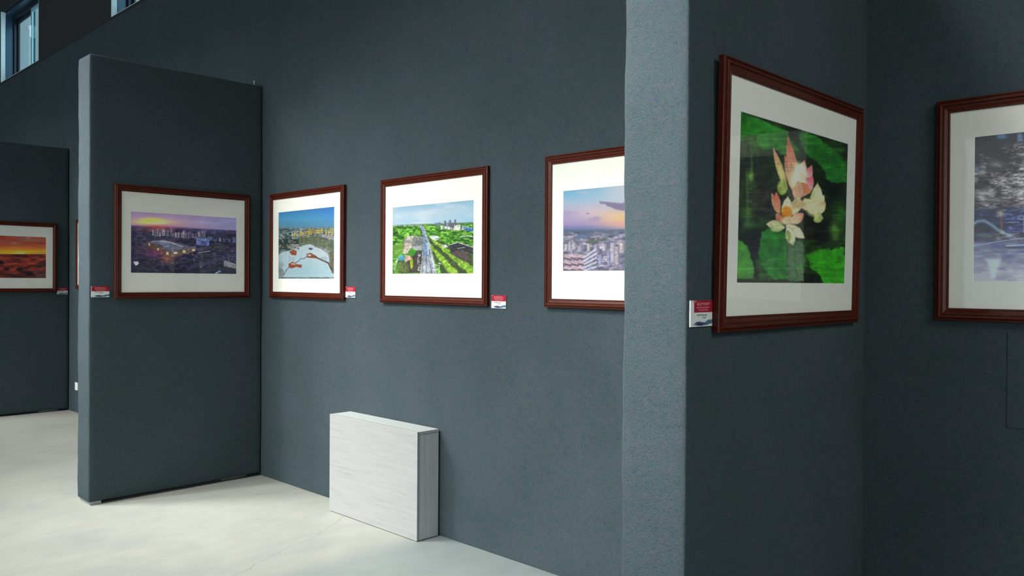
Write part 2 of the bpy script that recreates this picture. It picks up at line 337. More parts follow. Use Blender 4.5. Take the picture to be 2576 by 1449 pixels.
# ------------------------------------------------------------------ prints: pictures drawn with numpy into a mesh attribute
def s2l(c_): c_ = np.clip(c_, 0, 1); return np.where(c_ <= .04045, c_/12.92, ((c_+.055)/1.055)**2.4)
class Canvas:
    """a print of size w x h metres; X, Y give for each of its dots where that dot sits in the zoomed crop it is drawn from"""
    def __init__(s, corner, ex, ez, w, h, crop, nx=340, ny=220):
        s.w, s.h, s.nx, s.ny = w, h, nx, ny
        u, v = np.meshgrid(np.linspace(0, 1, nx), np.linspace(0, 1, ny)); s.u, s.v = u, v        # v downwards
        P = np.array(corner)+u[..., None]*w*np.array(ex)-v[..., None]*h*np.array(ez)
        px, py = project(P); s.X = (px-crop[0])*crop[2]; s.Y = (py-crop[1])*crop[2]
        s.img = np.zeros((ny, nx, 3))
    def noise(s, sx, sy, seed, oct=3):
        r = np.random.RandomState(seed); out = 0; amp = 1; tot = 0
        for o in range(oct):
            g = r.rand(64, 64); x = (s.X/sx*2**o) % 63; y = (s.Y/sy*2**o) % 63
            xi, yi = x.astype(int), y.astype(int); fx, fy = x-xi, y-yi; fx = fx*fx*(3-2*fx); fy = fy*fy*(3-2*fy)
            n_ = (g[yi, xi]*(1-fx)+g[yi, xi+1]*fx)*(1-fy)+(g[yi+1, xi]*(1-fx)+g[yi+1, xi+1]*fx)*fy
            out = out+amp*n_; tot += amp; amp *= .55
        return out/tot
    def put(s, mask, col):
        col = np.array(col, float)/255 if not isinstance(col, np.ndarray) else col
        s.img = s.img*(1-mask[..., None])+col*mask[..., None]
    def poly(s, pts, col, soft=3.0, al=1.0, jit=0, seed=1):
        X, Y = s.X, s.Y
        if jit: X = X+(s.noise(18, 18, seed)-.5)*jit*2; Y = Y+(s.noise(18, 18, seed+50)-.5)*jit*2
        ins = np.zeros(X.shape, bool); dm = np.full(X.shape, 1e9)
        for (x0, y0), (x1, y1) in zip(pts, pts[1:]+pts[:1]):
            if y0 != y1:
                cnd = ((y0 > Y) != (y1 > Y)) & (X < (x1-x0)*(Y-y0)/(y1-y0)+x0); ins ^= cnd
            dx, dy = x1-x0, y1-y0; l2 = dx*dx+dy*dy+1e-9
            t = np.clip(((X-x0)*dx+(Y-y0)*dy)/l2, 0, 1); dm = np.minimum(dm, np.hypot(X-x0-t*dx, Y-y0-t*dy))
        sd = np.where(ins, dm, -dm); mk = np.clip(sd/soft+.5, 0, 1)*al
        s.put(mk, col); return mk
    def line(s, pts, wd, col, soft=2.0, al=1.0):
        dm = np.full(s.X.shape, 1e9)
        for (x0, y0), (x1, y1) in zip(pts, pts[1:]):
            dx, dy = x1-x0, y1-y0; t = np.clip(((s.X-x0)*dx+(s.Y-y0)*dy)/(dx*dx+dy*dy+1e-9), 0, 1)
            dm = np.minimum(dm, np.hypot(s.X-x0-t*dx, s.Y-y0-t*dy))
        s.put(np.clip((wd/2-dm)/soft+.5, 0, 1)*al, col)
    def ell(s, cx, cy, rx, ry, col, soft=.3, al=1.0, ang=0):
        ca, sa = math.cos(ang), math.sin(ang); x = (s.X-cx)*ca+(s.Y-cy)*sa; y = -(s.X-cx)*sa+(s.Y-cy)*ca
        d = np.hypot(x/rx, y/ry); s.put(np.clip((1-d)/soft+.5, 0, 1)*al, col)
    def glow(s, cx, cy, rx, ry, col, al=1.0):
        s.put(np.exp(-((s.X-cx)/rx)**2-((s.Y-cy)/ry)**2)*al, col)
    def vgrad(s, stops, t):
        t = np.clip(t, 0, 1); ps = [a_ for a_, _ in stops]
        col = np.stack([np.interp(t, ps, [c_[k]/255 for _, c_ in stops]) for k in range(3)], -1)
        return col
    def grain(s, sx, sy, amt, seed, mask=1.0):
        n_ = s.noise(sx, sy, seed, 4)-.5
        s.img = s.img*(1+amt*n_*mask)[..., None]
    def mesh(s, name, E):
        """flat print (grid in local x right, z up, origin at its lower left) coloured by its dots"""
        col = s2l(s.img)/E
        col = np.clip(col, 0, .92)
        nx, ny = s.nx, s.ny
        vx = np.stack([s.u*s.w, np.full_like(s.u, 0.0), (1-s.v)*s.h], -1).reshape(-1, 3)
        idx = np.arange(nx*ny).reshape(ny, nx)
        q = np.stack([idx[1:, :-1], idx[1:, 1:], idx[:-1, 1:], idx[:-1, :-1]], -1).reshape(-1, 4)
        me = bpy.data.meshes.new(name)
        me.vertices.add(nx*ny); me.vertices.foreach_set('co', vx.ravel())
        me.loops.add(q.size); me.loops.foreach_set('vertex_index', q.ravel().astype(np.int32))
        me.polygons.add(len(q)); me.polygons.foreach_set('loop_start', (np.arange(len(q))*4).astype(np.int32))
        try: me.polygons.foreach_set('loop_total', np.full(len(q), 4, np.int32))
        except Exception: pass
        at = me.color_attributes.new('ink', 'FLOAT_COLOR', 'POINT')
        at.data.foreach_set('color', np.concatenate([col.reshape(-1, 3), np.ones((nx*ny, 1))], 1).astype(np.float32).ravel())
        me.update(calc_edges=True); me.materials.append(M['print'])
        return me

Z2 = (0, 350, 3.369); Z3 = (280, 440, 4.2625); Z4 = (670, 440, 4.2625); Z5 = (940, 400, 3.622); Z6 = (1350, 350, 3.22); Z7 = (1700, 100, 1.932); Z8 = (2280, 150, 2.0709)

def towers(cv, x0, x1, yb, hmin, hmax, wmin, wmax, cols, seed, gap=0.3, slope=0.0, soft=1.5, al=.9):
    r = random.Random(seed); x = x0
    while x < x1:
        w = r.uniform(wmin, wmax); h = r.uniform(hmin, hmax); y = yb+slope*(x-x0)+r.uniform(-hmin*.3, hmin*.3); col = r.choice(cols)
        cv.poly([(x, y-h), (x+w, y-h), (x+w, y), (x, y)], col, soft, al)
        cv.poly([(x+w*.62, y-h), (x+w, y-h), (x+w, y), (x+w*.62, y)], [v*.72 for v in col], soft, al)
        x += w*(1+r.uniform(0, gap*2))

def art_dusk(cv):
    hz = 548+(cv.X-208)*0.042
    t = (cv.Y-(385+(cv.X-208)*.073))/(hz-(385+(cv.X-208)*.073))
    cv.img = cv.vgrad([(0, (148, 120, 158)), (.5, (165, 138, 165)), (.85, (170, 130, 150)), (1, (120, 85, 125))], t)
    cv.put(np.clip((cv.X-700)/500, 0, 1)*.75, (122, 122, 168))
    cv.put(np.clip((cv.noise(160, 14, 3)-.45)*2.2, 0, 1)*np.clip((cv.X-500)/400, 0, 1)*.5, (160, 165, 200))
    cv.glow(440, 508, 230, 22, (225, 190, 90), .85); cv.glow(430, 488, 120, 26, (232, 214, 50), .8)
    cv.glow(480, 518, 90, 14, (250, 250, 170), 1.0); cv.glow(470, 560, 110, 28, (215, 70, 50), .8)
    g = np.clip((cv.Y-hz)/8+.5, 0, 1)
    n_ = cv.noise(50, 14, 5, 4)
    land = cv.vgrad([(0, (16, 15, 30)), (.4, (32, 30, 54)), (.7, (52, 48, 76)), (1, (92, 86, 108))], n_*1.25-.12)
    cv.put(g, land); cv.put(g*np.exp(-((cv.Y-hz)/30)**2)*.6, (85, 70, 120)); cv.glow(500, 580, 180, 26, (165, 60, 62), .7)
    cv.put(np.clip((cv.Y-830)/200, 0, 1)*.45, (22, 24, 36))
    towers(cv, 440, 1010, 655, 45, 80, 14, 28, [(118, 108, 132), (96, 90, 120), (140, 128, 140)], 3, .35, .045)
    towers(cv, 1010, 1335, 705, 25, 60, 18, 40, [(92, 96, 138), (74, 76, 116), (120, 122, 150)], 4, .4, .05)
    cv.poly([(560, 650), (900, 700), (890, 745), (560, 690)], (44, 40, 60), 8, .6)
    cv.poly([(910, 668), (1052, 690), (1050, 762), (912, 745)], (92, 108, 162), 3); cv.poly([(960, 705), (1020, 712), (1020, 762), (960, 752)], (60, 70, 120), 3)
    # mall roof and lit flanks
    cv.glow(520, 800, 190, 80, (125, 62, 70), .55); cv.glow(455, 845, 60, 34, (120, 44, 110), .7); cv.glow(600, 900, 70, 40, (200, 110, 80), .55)
    cv.poly([(385, 715), (560, 695), (905, 775), (640, 832)], (88, 86, 106), 4)
    cv.poly([(470, 722), (560, 708), (760, 770), (640, 800), (560, 770)], (110, 110, 132), 5, .8)
    cv.line([(530, 706), (640, 725), (770, 772)], 6, (190, 196, 214), 3); cv.line([(440, 712), (520, 708)], 5, (160, 160, 180), 3)
    cv.poly([(385, 715), (640, 832), (640, 890), (392, 765)], (96, 60, 54), 4); cv.poly([(640, 832), (905, 775), (900, 820), (640, 890)], (104, 78, 70), 4)
    for (x, y, w, h) in [(407, 746, 12, 26), (502, 797, 18, 26), (602, 840, 26, 34), (690, 836, 40, 24), (782, 822, 34, 30), (882, 805, 30, 24)]:
        cv.poly([(x-w/2, y-h/2), (x+w/2, y-h/2+2), (x+w/2, y+h/2), (x-w/2, y+h/2)], (232, 222, 150), 3)
    cv.poly([(236, 930), (285, 928), (298, 955), (262, 975)], (176, 178, 200), 3)
    cv.line([(930, 836), (1060, 816)], 5, (168, 168, 150), 3); cv.line([(820, 1000), (1330, 860)], 34, (52, 50, 78), 20, .8)
    r = random.Random(2)
    for _ in range(70):
        x = r.uniform(430, 1330); y = r.uniform(790, 1010); cv.ell(x, y, r.uniform(3, 8), r.uniform(2, 4), r.choice([(180, 170, 170), (150, 130, 120), (120, 130, 170)]), .5, r.uniform(.3, .9))
    cv.poly([(1210, 912), (1336, 952), (1336, 1005), (1205, 972)], (112, 118, 128), 3)
    for k in range(9): cv.line([(1214+k*15, 912+k*5), (1210+k*15, 974+k*4)], 4, (60, 66, 78), 2)
    for k in range(4): cv.line([(1208, 926+k*15), (1336, 962+k*14)], 3, (190, 196, 196), 2)
    cv.line([(1120, 1055), (1168, 1030)], 14, (110, 150, 200), 5); cv.glow(1150, 775, 80, 16, (76, 82, 52), .6)
    cv.put(np.clip((cv.noise(9, 6, 21, 2)-.55)*3, 0, 1)*g*.35, (110, 104, 120))
    cv.grain(14, 8, .7, 321, g); cv.grain(60, 24, .6, 322, g)

def art_lake(cv):
    hz = 560+0*cv.X
    t = (cv.Y-380+(cv.X-135)*.09)/(560-380+(cv.X-135)*.09)
    cv.img = cv.vgrad([(0, (48, 130, 200)), (.5, (78, 165, 215)), (1, (95, 150, 178))], t)
    cv.put(np.clip((cv.X-430)/300, 0, 1)*np.clip(1-t, 0, 1)*.6, (55, 120, 225))
    g = np.clip((cv.Y-556)/25, 0, 1); n_ = cv.noise(26, 9, 8, 4)
    cv.put(g, cv.vgrad([(0, (38, 62, 66)), (.45, (78, 104, 108)), (.7, (140, 154, 150)), (1, (215, 222, 220))], n_*1.5-.25))
    towers(cv, 270, 460, 655, 26, 55, 10, 20, [(222, 205, 100), (200, 180, 80), (215, 205, 150)], 5, .5, -.02)
    towers(cv, 455, 590, 632, 40, 66, 14, 24, [(226, 196, 60), (196, 168, 70)], 6, .2, -.03)
    towers(cv, 632, 712, 640, 60, 70, 18, 26, [(196, 180, 100), (180, 176, 120)], 7, .2)
    cv.poly([(590, 640), (725, 660), (725, 695), (600, 672)], (166, 160, 170), 4)
    fo = cv.poly([(340, 680), (420, 655), (560, 655), (640, 690), (725, 705), (725, 830), (640, 800), (520, 760), (420, 745), (350, 770)], (96, 108, 84), 10, 1, 10)
    cv.put(fo*np.clip((cv.noise(14, 14, 12)-.45)*2.5, 0, 1)*.8, (138, 138, 108))
    dk = cv.poly([(132, 690), (240, 680), (345, 690), (350, 760), (240, 800), (132, 800)], (44, 62, 58), 8, 1, 10, 4)
    cv.put(dk*np.clip((cv.noise(22, 12, 14)-.55)*5, 0, 1)*.8, (170, 178, 174))
    cv.poly([(128, 860), (170, 825), (250, 812), (350, 775), (420, 750), (470, 742), (540, 775), (640, 815), (690, 870), (725, 1062), (725, 1095), (128, 1095)], (186, 212, 222), 5)
    cv.glow(420, 1040, 260, 80, (168, 206, 220), .8); cv.glow(560, 840, 120, 60, (200, 218, 226), .7)
    cv.poly([(670, 830), (728, 800), (728, 1060), (700, 1040), (675, 950)], (112, 112, 92), 8, 1, 10, 6)
    cv.line([(520, 768), (600, 795), (660, 840), (680, 900)], 8, (140, 96, 70), 5, .7)
    cv.line([(180, 1080), (215, 1020), (250, 985), (300, 945), (345, 925), (370, 895), (400, 900), (440, 872)], 7, (104, 96, 100), 4)
    cv.line([(440, 872), (520, 880), (600, 915), (665, 945), (700, 1020)], 16, (96, 74, 66), 6)
    cv.poly([(236, 955), (280, 930), (330, 958), (384, 965), (372, 998), (320, 985), (270, 1005), (240, 990)], (150, 78, 52), 4)
    cv.ell(290, 955, 28, 12, (190, 160, 140), .4); cv.poly([(244, 825), (290, 800), (326, 815), (320, 862), (270, 858)], (160, 84, 50), 5)
    cv.poly([(430, 850), (470, 835), (540, 870), (545, 895), (440, 888)], (140, 78, 52), 5); cv.ell(462, 862, 20, 12, (205, 196, 180), .4)
    cv.ell(474, 792, 22, 11, (70, 84, 84), .5); cv.ell(160, 960, 26, 26, (140, 156, 160), .8, .8)
    cv.ell(290, 770, 50, 30, (170, 172, 168), .6, .8)
    for x in range(245, 305, 12): cv.line([(x, 870+(x % 5)*4), (x+3, 930)], 3, (120, 128, 132), 3, .7)
    for x in range(590, 640, 12): cv.line([(x, 880), (x+1, 920)], 5, (124, 136, 146), 3, .7)
    cv.poly([(132, 980), (175, 1000), (200, 1060), (170, 1095), (132, 1095)], (128, 138, 138), 8, .8, 12, 9)
    r = random.Random(12)
    for _ in range(60):
        x = r.uniform(140, 345); y = r.uniform(690, 800); cv.ell(x, y, r.uniform(6, 16), r.uniform(3, 7), r.choice([(196, 204, 204), (52, 74, 62), (30, 50, 46), (150, 140, 124)]), .6, .7)
    for _ in range(70):
        x = r.uniform(135, 725); y = r.uniform(585, 660)+(x-135)*.02; cv.ell(x, y, r.uniform(8, 22), r.uniform(2, 4), r.choice([(206, 214, 216), (70, 90, 96), (120, 130, 130)]), .6, .6)
    cv.grain(14, 14, .55, 311, np.clip((cv.Y-560)/40, 0, 1)*np.where((cv.img.mean(-1) < .66), 1, .15))

def art_road(cv):
    hz = 600-(cv.X-180)*.035
    t = (cv.Y-(435-(cv.X-180)*.07))/(hz-(435-(cv.X-180)*.07))
    cv.img = cv.vgrad([(0, (150, 195, 222)), (.45, (190, 212, 228)), (1, (176, 210, 232))], t)
    cv.put(np.clip((cv.noise(150, 40, 5)-.45)*2.5, 0, 1)*.6, (222, 230, 236)); cv.put(np.clip((cv.X-600)/300, 0, 1)*np.clip(t, 0, 1)*.5, (140, 195, 230))
    g = np.clip((cv.Y-hz)/8+.3, 0, 1); n_ = cv.noise(26, 14, 31, 4)
    cv.put(g, cv.vgrad([(0, (22, 66, 26)), (.4, (58, 122, 34)), (.68, (112, 178, 58)), (1, (168, 214, 110))], n_*1.5-.25))
    cv.put(g*np.exp(-((cv.Y-hz)/14)**2)*.7, (140, 166, 166))
    towers(cv, 560, 610, 612, 20, 38, 10, 18, [(130, 136, 156)], 1, .2); towers(cv, 640, 735, 628, 50, 72, 18, 26, [(140, 140, 160), (160, 160, 176), (120, 124, 148)], 3, .1)
    towers(cv, 610, 820, 640, 16, 44, 16, 34, [(222, 226, 228), (206, 210, 216)], 5, .2, .04); cv.poly([(732, 605), (790, 598), (792, 640), (734, 650)], (230, 230, 226), 3)
    towers(cv, 800, 908, 640, 14, 34, 18, 34, [(190, 204, 214), (150, 176, 206)], 6, .2); cv.poly([(832, 628), (905, 632), (905, 660), (834, 655)], (60, 120, 180), 3)
    towers(cv, 180, 420, 612, 4, 14, 14, 30, [(206, 212, 216), (170, 186, 190)], 8, .4)
    # factories and yards left
    cv.poly([(280, 720), (350, 695), (440, 705), (440, 800), (430, 830), (340, 830), (300, 860), (250, 860)], (150, 152, 150), 6, .95)
    cv.poly([(300, 705), (365, 700), (350, 740), (300, 745)], (202, 196, 186), 4); cv.poly([(285, 770), (345, 762), (345, 800), (300, 865), (262, 862)], (204, 192, 176), 4)
    cv.poly([(350, 800), (440, 795), (436, 832), (360, 830)], (178, 182, 190), 4); cv.poly([(360, 735), (430, 720), (436, 775), (380, 790)], (112, 122, 122), 6, .7)
    cv.poly([(330, 850), (440, 840), (430, 1035), (330, 1035), (300, 950)], (72, 66, 64), 8); cv.poly([(215, 935), (300, 925), (330, 1035), (215, 1035)], (104, 92, 72), 22, .7, 16)
    cv.poly([(228, 885), (275, 868), (282, 925), (225, 925)], (88, 170, 196), 4); cv.poly([(282, 880), (345, 875), (340, 915), (285, 940)], (206, 176, 160), 4)
    cv.ell(352, 850, 32, 34, (70, 150, 40), .5); cv.ell(345, 950, 14, 50, (150, 170, 40), .6); cv.poly([(180, 790), (270, 740), (270, 860), (200, 900), (180, 900)], (116, 164, 66), 10, .8)
    cv.poly([(178, 1000), (215, 905), (224, 915), (190, 1030)], (206, 212, 214), 3)
    r = random.Random(9)
    for _ in range(26): cv.ell(r.uniform(400, 425), r.uniform(860, 1030), 6, 5, (190, 196, 190), .6, .8)
    # right: groves, sheds
    cv.poly([(500, 715), (640, 760), (905, 900), (905, 1045), (640, 1045), (560, 930)], (70, 86, 52), 12)
    for (x0, y0, x1, y1, w) in ((520, 790, 730, 1040, 46), (530, 730, 900, 1030, 52)):
        for k in range(46):
            f = k/45; s_ = .45+.75*f; cv.ell(x0+(x1-x0)*f+r.uniform(-10, 10)*s_, y0+(y1-y0)*f+r.uniform(-12, 12)*s_, w*.5*s_, w*.5*s_, r.choice([(128, 180, 50), (150, 196, 66), (104, 156, 44), (168, 206, 84)]), .7, .9)
    cv.poly([(690, 790), (770, 760), (905, 810), (905, 870), (880, 862), (800, 830), (700, 850)], (58, 60, 66), 3); cv.poly([(680, 850), (800, 830), (880, 866), (872, 950), (760, 900)], (86, 76, 74), 6)
    cv.line([(682, 785), (765, 760), (905, 802)], 7, (196, 202, 204), 3); cv.line([(765, 815), (828, 805)], 5, (200, 200, 196), 3)
    cv.line([(780, 712), (860, 697), (905, 708)], 8, (190, 198, 196), 3); cv.poly([(800, 715), (905, 712), (905, 728)], (50, 60, 56), 3)
    cv.poly([(505, 715), (540, 694), (590, 705), (590, 735), (560, 745)], (206, 216, 220), 3); cv.poly([(615, 785), (660, 780), (680, 800), (640, 812)], (180, 190, 186), 3)
    # the elevated railway
    cv.poly([(412, 605), (436, 600), (470, 640), (520, 800), (575, 1040), (428, 1045), (440, 830), (442, 660)], (166, 176, 188), 4)
    cv.poly([(430, 615), (442, 612), (462, 660), (480, 760), (500, 890), (446, 890), (446, 700)], (110, 140, 176), 4, .8)
    for x0, y0, x1, y1, cc in ((450, 900, 440, 1042, (118, 126, 140)), (478, 880, 480, 1042, (110, 118, 134)), (498, 880, 530, 1042, (96, 108, 124)), (530, 900, 560, 1042, (206, 210, 212)), (505, 830, 514, 890, (70, 70, 78))):
        cv.line([(x0, y0), (x1, y1)], 6, cc, 3)
    cv.line([(415, 610), (446, 700), (440, 830), (428, 1040)], 5, (84, 92, 92), 3, .8); cv.line([(440, 640), (520, 800), (575, 1040)], 4, (210, 214, 216), 3, .6)
    for x0, x1, y in ((430, 468, 985), (545, 600, 970)):
        cv.line([(x0, y-20), (x0-4, 1042)], 5, (208, 214, 216), 2); cv.line([(x1, y-25), (x1-8, 1042)], 4, (208, 214, 216), 2); cv.line([(x0, y), (x1, y)], 4, (214, 218, 220), 2)
    cv.line([(585, 948), (612, 955)], 8, (214, 218, 220), 3)
    lo_ = np.clip((cv.Y-hz)/40, 0, 1)
    cv.grain(12, 10, .75, 301, lo_); cv.grain(40, 26, .5, 302, lo_)
    cv.poly([(178, 960), (215, 935), (250, 990), (230, 1040), (178, 1040)], (84, 140, 44), 16, .6, 14)

def art_sunset_city(cv):
    hz = 738-(cv.X-219)*.01
    top = 423-(cv.X-219)*.082
    t = (cv.Y-top)/(hz-top)
    cv.img = cv.vgrad([(0, (112, 192, 235)), (.3, (172, 205, 235)), (.6, (190, 172, 214)), (.85, (170, 150, 204)), (1, (90, 110, 165))], t)
    cv.put(np.exp(-((cv.X-720)/230)**2)*np.exp(-((t-.05)/.4)**2)*.8, (226, 222, 230)); cv.glow(470, 590, 240, 60, (226, 205, 216), .8)
    cv.glow(680, 640, 170, 60, (244, 206, 140), .95); cv.glow(740, 690, 200, 40, (236, 176, 160), .8); cv.glow(380, 430, 60, 14, (200, 205, 225), .8)
    cv.poly([(500, 498), (560, 505), (620, 520), (700, 515), (860, 500), (860, 560), (700, 578), (620, 560), (560, 530), (505, 515)], (122, 110, 150), 10, .9, 14)
    cv.poly([(410, 655), (480, 625), (515, 630), (500, 665), (430, 672)], (176, 156, 196), 12, .8, 8); cv.ell(414, 603, 16, 5, (150, 140, 180), .6); cv.glow(250, 600, 80, 20, (170, 150, 205), .6)
    g = np.clip((cv.Y-hz)/10+.5, 0, 1); n_ = cv.noise(40, 18, 41, 4)
    cv.put(g, cv.vgrad([(0, (50, 62, 84)), (.4, (104, 108, 138)), (.7, (160, 150, 174)), (1, (226, 212, 224))], n_*1.5-.25))
    cv.put(g*np.exp(-((cv.Y-hz)/26)**2)*.8, (66, 88, 120)); cv.poly([(390, 830), (450, 805), (560, 800), (560, 825), (420, 850)], (72, 88, 72), 8, .8, 8)
    cv.poly([(330, 775), (405, 768), (406, 805), (335, 812)], (84, 110, 150), 4)
    towers(cv, 225, 1200, 905, 50, 78, 24, 44, [(206, 196, 214), (176, 172, 204), (220, 208, 210)], 4, .5); towers(cv, 500, 1200, 1010, 70, 150, 26, 44, [(170, 168, 214), (210, 204, 220), (196, 180, 196)], 7, .7)
    r = random.Random(3)
    for k in range(11):
        x = 225+(k % 4)*58; y = 930+(k//4)*46; cv.poly([(x, y), (x+62, y+14), (x+58, y+44), (x-6, y+28)], (210, 180, 192), 3); cv.poly([(x-6, y+26), (x+58, y+42), (x+56, y+56), (x-8, y+40)], (104, 84, 110), 3)
    for k in range(5): cv.line([(380+k*2, 960+k*26), (480, 890+k*36)], 16, (196, 200, 222), 4); cv.line([(384, 975+k*26), (486, 905+k*36)], 6, (92, 96, 130), 4)
    for _ in range(60):
        x, y = r.uniform(230, 1100), r.uniform(800, 1050); cv.ell(x, y, r.uniform(4, 10), r.uniform(3, 7), r.choice([(226, 214, 224), (110, 108, 140), (84, 92, 104)]), .6, .6)
    cv.grain(14, 10, .45, 331, g)

def petal(cv, bx, by, tx, ty, w, col, tip=None, soft=5):
    """pointed petal from base to tip"""
    dx, dy = tx-bx, ty-by; l = math.hypot(dx, dy); nx_, ny_ = -dy/l, dx/l
    L_ = [(bx+dx*f+nx_*w*g_, by+dy*f+ny_*w*g_) for f, g_ in ((0, .3), (.3, .9), (.55, 1), (.8, .6), (1, 0))]
    R_ = [(bx+dx*f-nx_*w*g_, by+dy*f-ny_*w*g_) for f, g_ in ((.8, .6), (.55, 1), (.3, .9), (0, .3))]
    mk = cv.poly(L_+R_, col, soft)
    e_ = cv.poly([(bx, by)]+[(bx+dx*f, by+dy*f) for f in (.5, .9)]+[(bx+dx*.5+nx_*w*.5, by+dy*.5+ny_*w*.5)], [min(255, v*1.08) for v in col], 10, .5)
    for g_ in (-.45, 0, .45): cv.line([(bx+nx_*w*g_*.6, by+ny_*w*g_*.6), (bx+dx*.5+nx_*w*g_, by+dy*.5+ny_*w*g_), (bx+dx*.85+nx_*w*g_*.4, by+dy*.85+ny_*w*g_*.4)], 2, [v*.82 for v in col], 4, .45)
    cv.line(L_+R_+L_[:1], 3, [v*.62 for v in col], 5, .5)
    if tip is not None:
        tt_ = np.clip((((cv.X-bx)*dx+(cv.Y-by)*dy)/(l*l)-.45)/.55, 0, 1); cv.put(mk*tt_*.85, tip)
def art_lotus(cv):
    n_ = cv.noise(70, 60, 61, 4)
    cv.img = cv.vgrad([(0, (8, 14, 12)), (.45, (16, 32, 16)), (.7, (30, 62, 20)), (1, (48, 96, 26))], n_*1.5-.3)
    cv.glow(450, 780, 90, 110, (14, 16, 16), .9); cv.glow(690, 930, 80, 60, (8, 10, 12), .9); cv.glow(760, 720, 60, 60, (8, 16, 12), .8); cv.glow(420, 620, 90, 60, (14, 28, 16), .8)
    def leaf(pts, c1, c2, seed):
        mk = cv.poly(pts, c1, 8, 1, 9, seed); cv.put(mk*np.clip((cv.noise(60, 36, seed)-.45)*3, 0, 1)*.8, c2)
    leaf([(312, 345), (345, 370), (420, 388), (480, 420), (545, 445), (552, 480), (600, 540), (560, 545), (520, 560), (480, 530), (420, 530), (390, 490), (400, 460), (312, 470)], (34, 112, 32), (22, 78, 24), 71)
    cv.glow(330, 380, 30, 26, (20, 60, 20), .6)
    leaf([(600, 455), (640, 448), (700, 480), (745, 520), (790, 555), (825, 600), (832, 690), (780, 700), (735, 680), (712, 620), (680, 590), (640, 560), (610, 510)], (28, 100, 30), (20, 76, 26), 72)
    leaf([(420, 930), (470, 912), (530, 935), (540, 1000), (548, 1165), (470, 1163), (430, 1110), (402, 1040)], (32, 110, 30), (22, 86, 26), 73)
    leaf([(545, 985), (600, 975), (628, 1000), (622, 1172), (545, 1168)], (70, 104, 72), (50, 82, 54), 74)
    leaf([(640, 1045), (700, 1022), (760, 1018), (818, 1010), (830, 1190), (720, 1180), (690, 1130), (655, 1110)], (44, 138, 24), (32, 108, 22), 75)
    leaf([(296, 970), (350, 1000), (372, 1080), (382, 1160), (296, 1160)], (66, 134, 44), (44, 110, 32), 76)
    cv.glow(470, 430, 60, 20, (54, 140, 50), .5); cv.glow(330, 540, 30, 40, (52, 68, 56), .7)
    for (x0, y0, x1, y1) in ((365, 480, 372, 680), (345, 640, 350, 880), (565, 900, 590, 1165)): cv.line([(x0, y0), (x1, y1)], 9, (42, 92, 30), 8, .7)
    cv.glow(365, 665, 14, 26, (90, 150, 50), .9); cv.glow(775, 930, 26, 44, (96, 140, 60), .7); cv.glow(805, 860, 22, 50, (40, 92, 26), .8); cv.glow(350, 830, 30, 40, (58, 100, 30), .6)
    cream, pale, pk, rose = (196, 184, 142), (206, 202, 172), (188, 92, 84), (190, 66, 92)
    petal(cv, 590, 770, 545, 470, 27, (188, 140, 108), (190, 84, 76)); petal(cv, 540, 730, 474, 525, 17, (182, 170, 110), (176, 110, 90)); petal(cv, 590, 760, 530, 560, 24, (198, 172, 132), pk)
    petal(cv, 590, 740, 626, 585, 30, pale, (204, 120, 116)); petal(cv, 600, 750, 662, 610, 30, (214, 190, 170), rose); petal(cv, 600, 760, 668, 665, 34, (206, 150, 140), rose)
    cv.ell(600, 665, 36, 66, (216, 202, 172), .5); petal(cv, 590, 700, 655, 745, 24, (200, 96, 70), (214, 140, 90)); petal(cv, 600, 690, 590, 790, 28, (200, 150, 120))
    cv.ell(518, 718, 24, 36, (142, 158, 78), .4)
    petal(cv, 505, 850, 466, 745, 16, (186, 160, 118), (184, 84, 70)); petal(cv, 500, 845, 488, 740, 16, (196, 120, 90), (184, 84, 70))
    petal(cv, 540, 880, 545, 760, 28, (214, 204, 172)); petal(cv, 570, 850, 600, 760, 26, (204, 192, 152)); petal(cv, 560, 890, 622, 845, 26, (206, 160, 130), (206, 110, 90)); petal(cv, 520, 890, 488, 845, 18, (196, 120, 96))
    cv.ell(540, 838, 26, 30, (206, 118, 24), .5); cv.ell(545, 880, 34, 20, (204, 176, 140), .5)
    petal(cv, 520, 905, 440, 895, 24, (186, 190, 142)); petal(cv, 530, 910, 460, 925, 16, (176, 186, 130)); petal(cv, 540, 900, 628, 965, 26, (206, 202, 168)); petal(cv, 545, 910, 572, 1000, 24, (196, 200, 158)); petal(cv, 545, 930, 548, 985, 12, (150, 166, 100))
    petal(cv, 680, 850, 690, 695, 32, (196, 196, 150)); petal(cv, 670, 850, 722, 755, 26, (204, 196, 150)); petal(cv, 680, 850, 728, 790, 22, (206, 196, 156), (206, 140, 100)); petal(cv, 660, 830, 625, 770, 32, (206, 196, 150)); cv.ell(672, 815, 40, 42, (198, 192, 150), .5); petal(cv, 670, 850, 718, 870, 18, (178, 186, 120)); cv.ell(600, 800, 34, 22, (196, 172, 120), .6)
    cv.ell(690, 875, 20, 14, (166, 182, 104), .5)
    g_ = cv.noise(22, 26, 66, 4); cv.img = cv.img*(0.72+.5*g_[..., None])
    cv.img = cv.img+np.clip((cv.noise(60, 10, 67, 2)-.62)*1.2, 0, .12)[..., None]*np.array([.3, .7, .2])

